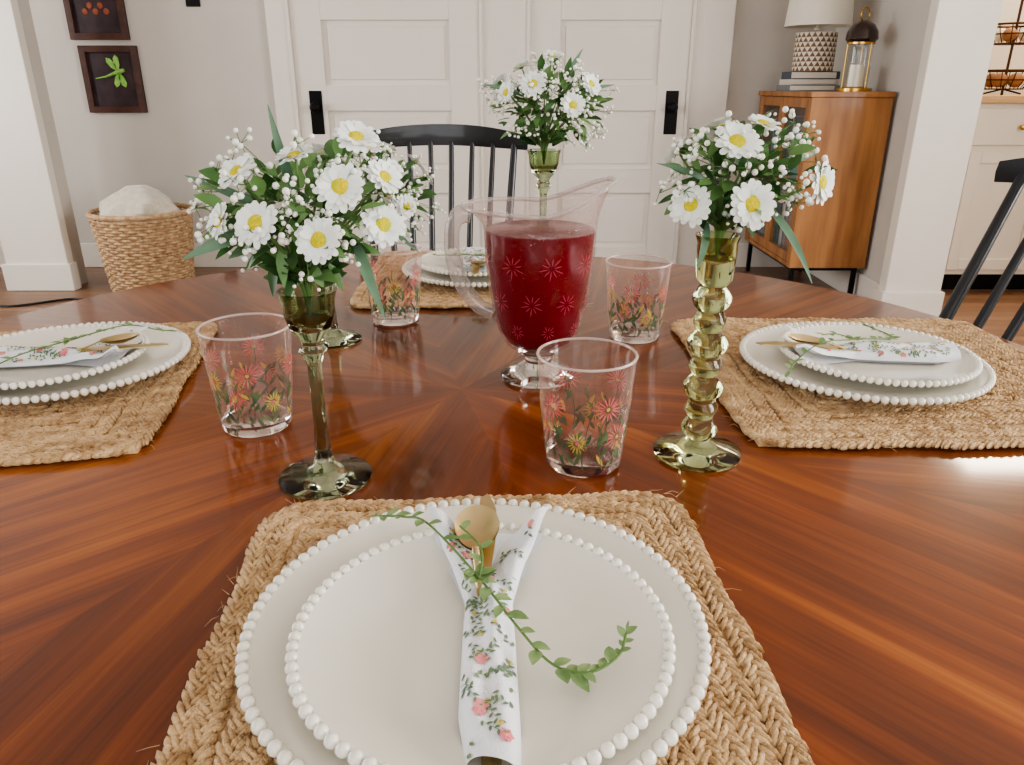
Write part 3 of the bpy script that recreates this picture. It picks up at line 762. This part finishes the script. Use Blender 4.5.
for k in range(9):
    for (z,o_,R_) in ((0.138,0,0.012),(0.098,0.5,0.0115),(0.066,0,0.008)):
        ca=2*pi*(k+o_)/9
        for q in range(10): petal_on(ca,z,2*pi*q/10+0.2,0.002,R_*(1.0 if q%2 else 0.75),0.00055)
b.obj('etched_stars',[M_etch],parent=pit)

# ---------------------------------------------------------------- candlesticks
def stick(loc,h,cup,base,m,kind=0):
    b=MB()
    if kind==0:
        P=[(0,0),(base,0),(base*1.02,0.003),(base*0.9,0.0055),(base*0.5,0.009),(base*0.25,0.014),(0.0068,0.024),(0.0056,0.05),(0.0056,h-0.062),(0.0085,h-0.053),(0.0115,h-0.049),(0.008,h-0.044),(0.0095,h-0.039),(cup*0.75,h-0.031),(cup*0.94,h-0.018),(cup*0.97,h-0.008),(cup*1.08,h),(cup*0.99,h),(cup*0.90,h-0.008),(cup*0.87,h-0.018),(cup*0.65,h-0.029),(0,h-0.032)]
        b.lathe(P,48,0)
    else:
        P=[(0,0),(base,0),(base*1.02,0.003),(base*0.9,0.006),(base*0.5,0.010),(0.012,0.014)]
        z=0.016
        for (l,r) in [(0.020,0.0155),(0.018,0.0145),(0.022,0.0165),(0.018,0.0145),(0.022,0.0165),(0.018,0.0145),(0.022,0.0155)]:
            P+=[(r*0.66,z),(r*0.88,z+l*0.2),(r,z+l*0.45),(r*0.97,z+l*0.6),(r*0.8,z+l*0.85)]; z+=l
        P+=[(0.0105,z),(cup*0.95,z+0.006),(cup,h-0.016),(cup*1.0,h-0.006),(cup*1.12,h),(cup*1.0,h),(cup*0.85,h-0.006),(cup*0.8,h-0.02),(0,h-0.024)]
        b.lathe(P,48,0,None,lambda a,z:(1+0.07*math.sin(4*a+z*150)) if 0.016<z<0.165 else 1)
    return b.obj('glass_candlestick',[m],loc=loc,ang=60)
S1=(-0.1585,0.565,TZ+0.0004); S2=(0.168,0.612,TZ+0.0004); S3=(0.045,1.10,TZ+0.0004); S4=(-0.235,0.94,TZ+0.0004)
stick(S1,0.164,0.0212,0.038,M_smoke); stick(S2,0.198,0.0165,0.0385,M_olive2,1); stick(S3,0.228,0.0225,0.040,M_olive); stick(S4,0.12,0.021,0.036,M_smoke)

# ---------------------------------------------------------------- flowers
def daisy(b,c,nrm,Rr,R):
    M=basis(c,nrm,R.uniform(0,6))
    for layer in range(2):
        npet=16; rl=Rr*(1.0 if layer==0 else 0.84)
        for i in range(npet):
            a=2*pi*(i+0.5*layer)/npet+R.uniform(-0.08,0.08); rk=rl*R.uniform(0.9,1.06)
            T=M@Matrix.Rotation(a,4,'Z')@Matrix.Rotation(-0.10-0.22*layer+R.uniform(-0.12,0.12),4,'Y')
            vs=[];fs=[]
            for (r,w,z) in [(0.12,0.06,0),(0.4,0.125,0.03),(0.7,0.16,0.045),(0.9,0.14,0.03),(1.0,0.06,0.01)]:
                vs+=[(r*rk,-w*Rr,z*Rr),(r*rk,0,z*Rr-0.015*Rr),(r*rk,w*Rr,z*Rr)]
            for k in range(4): q=k*3; fs+=[(q,q+1,q+4,q+3),(q+1,q+2,q+5,q+4)]
            b.add(vs,fs,0,T)
    b.lathe([(0.38*Rr,0.02*Rr),(0.38*Rr,0.10*Rr),(0.30*Rr,0.17*Rr),(0.14*Rr,0.20*Rr),(0,0.19*Rr)],14,1,M)
    b.lathe([(0,-0.16*Rr),(0.12*Rr,-0.12*Rr),(0.22*Rr,-0.02*Rr),(0.24*Rr,0.01*Rr)],10,3,M)
def bouquet(loc,ctr,rad,flowers,blades,seed,nleaf_=160,nb=46,fr=0.0155,extra=5):
    R=random.Random(seed); b=MB(); ctr=Vector(ctr); rad=Vector(rad)
    mats=[M_petal,M_yel,M_leafd,M_stem,M_breath,M_leafm,M_grass]
    root=Vector((0,0,-0.020))
    def stem(p,r=0.0009,m=3):
        p=Vector(p); mid=root.lerp(p,0.5)+Vector((p.x*-0.15,p.y*-0.15,0.008)); b.tube(bez([root,Vector((p.x*0.08,p.y*0.08,0.005)),mid,p],3),r,5,m)
    fl=[]
    for (dx,dz,nx,ny,nz2,sc_) in flowers:
        q=1-((dx-ctr.x)/rad.x)**2-((dz-ctr.z)/rad.z)**2
        dy=ctr.y-rad.y*(math.sqrt(q)*0.95 if q>0 else 0)-0.006
        fl.append((Vector((dx,dy,dz)),Vector((nx,ny,nz2)),fr*sc_))
    for k in range(extra):
        a=R.uniform(0.1,pi-0.1); e=R.uniform(0.1,1.1); d=Vector((math.cos(a)*math.cos(e),math.sin(a)*math.cos(e),math.sin(e)))
        p=ctr+Vector((d.x*rad.x,d.y*rad.y,d.z*rad.z)); fl.append((p,d+Vector((0,0,0.3)),fr*0.95))
    for (p,nr,r) in fl:
        nr.normalize(); stem(p-nr*0.003,0.0011); daisy(b,p,nr,r,R)
    for k in range(nleaf_):
        d=Vector((R.gauss(0,1),R.gauss(-0.2,1),R.gauss(-0.05,0.8))).normalized(); t=R.uniform(0.25,0.92)
        p=ctr+Vector((d.x*rad.x,d.y*rad.y,d.z*rad.z))*t
        dirv=(d+Vector((R.uniform(-.8,.8),R.uniform(-.8,.8),R.uniform(-.2,.8)))).normalized()
        m=2 if R.random()<0.55 else 5; L=R.uniform(0.013,0.026)
        leaf(b,p,dirv,L,L*R.uniform(0.18,0.32),m,droop=R.uniform(0,0.3),up=Vector((R.uniform(-.6,.6),R.uniform(-1.2,-.2),1)))
    for k in range(30):
        a=2*pi*k/30+R.uniform(-.2,.2); dirv=Vector((math.cos(a),math.sin(a),R.uniform(0.35,1.1)))
        leaf(b,Vector((math.cos(a)*0.012,math.sin(a)*0.012,0.004+R.uniform(0,0.014))),dirv,R.uniform(0.022,0.036),R.uniform(0.005,0.009),2 if k%3 else 5,droop=R.uniform(0.0,0.35),up=Vector((0,-0.6,1)))
    for k in range(16):
        p=ctr+Vector((R.uniform(-1,1)*rad.x,R.uniform(-1,1)*rad.y,R.uniform(-.6,.6)*rad.z))*0.6; stem(p,0.0009)
    for k in range(nb):
        d=Vector((R.gauss(0,1),R.gauss(-0.3,1),R.gauss(0.2,0.8))).normalized(); t=R.uniform(0.85,1.18)
        p=ctr+Vector((d.x*rad.x,d.y*rad.y,d.z*rad.z))*t
        bs=ctr+(p-ctr)*0.35; b.tube([bs,bs.lerp(p,0.6)+Vector((0,0,0.003)),p],0.0004,3,3)
        for j in range(R.randint(4,8)):
            q=p+Vector((R.uniform(-1,1),R.uniform(-1,1),R.uniform(-1,1)))*0.0095; b.tube([p,q],0.0003,3,3)
            b.ball(q,R.uniform(0.0013,0.0027),6,4,4)
    for (p0,p1,w) in blades:
        p0=Vector(p0);p1=Vector(p1); leaf(b,p0,p1-p0,(p1-p0).length,w,6,fold=0.3,curl=0.12,n=10,up=Vector((0.1,-1,0.4)))
    return b.obj('daisy_bouquet',mats,loc=loc,ang=180)
bouquet((S1[0],S1[1],TZ+0.164),(0.000,0.0,0.062),(0.066,0.052,0.048),[
 (0.041,0.082,0.1,-1,0.5,1.15),(-0.014,0.060,-0.2,-1,0.45,1.1),(0.026,0.048,0,-1,0.3,1.1),(0.048,0.112,0.3,-0.6,0.9,1.05),(-0.028,0.092,-0.4,-0.7,0.9,0.95),
 (0.064,0.052,0.5,-0.9,0.4,1.1),(0.010,0.102,-0.2,-0.3,1,0.9),(-0.042,0.060,-0.8,-0.8,0.5,0.9),(0.066,0.085,0.6,-0.6,0.7,0.95)],
 [((0.0,0,0.07),(-0.008,-0.02,0.135),0.004),((-0.02,0,0.06),(-0.085,0.01,0.085),0.004),((-0.02,-0.02,0.05),(-0.070,-0.05,0.035),0.006),((0.04,0,0.04),(0.068,-0.05,-0.008),0.005)],31,extra=3,nb=56,nleaf_=170)
bouquet((S4[0],S4[1],TZ+0.12),(0.055,0.0,0.070),(0.080,0.06,0.058),[
 (0.095,0.100,0.5,-0.8,0.6,1.0),(0.07,0.125,0.2,-0.5,1,1.0),(0.11,0.06,0.8,-0.8,0.2,1.0),(0.04,0.06,0,-1,0.3,1.0),(-0.01,0.115,-0.3,-0.6,0.9,1.0)],
 [((0.05,0,0.05),(0.12,-0.02,0.0),0.005)],32,nb=64,extra=4)
bouquet((S2[0],S2[1],TZ+0.198),(0.012,0.0,0.048),(0.060,0.048,0.040),[
 (-0.004,0.074,0.0,-0.75,0.8,1.2),(-0.031,0.028,-0.4,-1,0.3,1.1),(0.009,0.031,0.1,-1,0.25,1.2),(0.020,0.086,0.2,-0.3,1,0.9),(0.068,0.044,0.8,-0.9,0.15,1.1)],
 [((-0.01,0,0.04),(-0.058,-0.02,0.058),0.003),((0.03,0,0.03),(0.070,-0.03,-0.033),0.004),((0.03,0,0.05),(0.078,0.02,0.062),0.004),((-0.01,0,0.01),(-0.020,-0.02,-0.025),0.004)],33,nleaf_=120,nb=40,extra=3)
bouquet((S3[0],S3[1],TZ+0.228),(0.006,0.0,0.060),(0.082,0.06,0.056),[
 (-0.018,0.085,-0.1,-1,0.5,1.15),(0.034,0.060,0.2,-1,0.3,1.1),(0.008,0.120,0,-0.4,1,1.0),(0.058,0.085,0.6,-0.8,0.5,1.0),(-0.052,0.075,-0.7,-0.7,0.4,1.0)],
 [((0.02,0,0.08),(0.05,0,0.130),0.004),((-0.03,0,0.07),(-0.085,0,0.085),0.004),((0.04,0,0.07),(0.095,0,0.085),0.004)],34,nb=66,extra=4,nleaf_=240)

# ---------------------------------------------------------------- lights
def area(name,loc,rot,sx,sy,e,col=(1,1,1)):
    l=bpy.data.lights.new(name,'AREA'); l.shape='RECTANGLE'; l.size=sx; l.size_y=sy; l.energy=e; l.color=col
    o=bpy.data.objects.new(name,l); sc.collection.objects.link(o); o.location=loc; o.rotation_euler=rot; return o
area('daylight_right',(XR+0.15,0.5,1.5),(0,math.radians(90),0),1.4,2.6,178,(1,0.98,0.95))
area('daylight_left',(XL-0.15,0.4,1.5),(0,math.radians(-90),0),1.4,2.0,52,(0.97,0.98,1))
area('daylight_left_far',(XL-0.15,2.8,1.5),(0,math.radians(-90),0),1.4,1.6,84,(1,0.99,0.98))
area('daylight_front',(0,YF-0.15,1.5),(math.radians(90),0,0),3.2,1.4,52,(1,0.99,0.98))
area('kitchen_ceiling_light',(2.9,4.1,2.5),(0,0,0),0.5,0.5,36,(1,0.84,0.64))
w=bpy.data.worlds.new('sky'); sc.world=w; w.use_nodes=True
w.node_tree.nodes['Background'].inputs[0].default_value=(0.80,0.88,1,1); w.node_tree.nodes['Background'].inputs[1].default_value=1.0

# ---------------------------------------------------------------- camera
cam=bpy.data.cameras.new('camera'); cam.sensor_width=36; cam.lens=26.37; cam.clip_start=0.01
co=bpy.data.objects.new('camera',cam); sc.collection.objects.link(co); co.location=(0,0,TZ+0.31); co.rotation_euler=(math.radians(68.5),0,0)
sc.camera=co
try:
    sc.view_settings.view_transform='AgX'; sc.view_settings.look='AgX - Medium High Contrast'
except Exception as e: print(e)
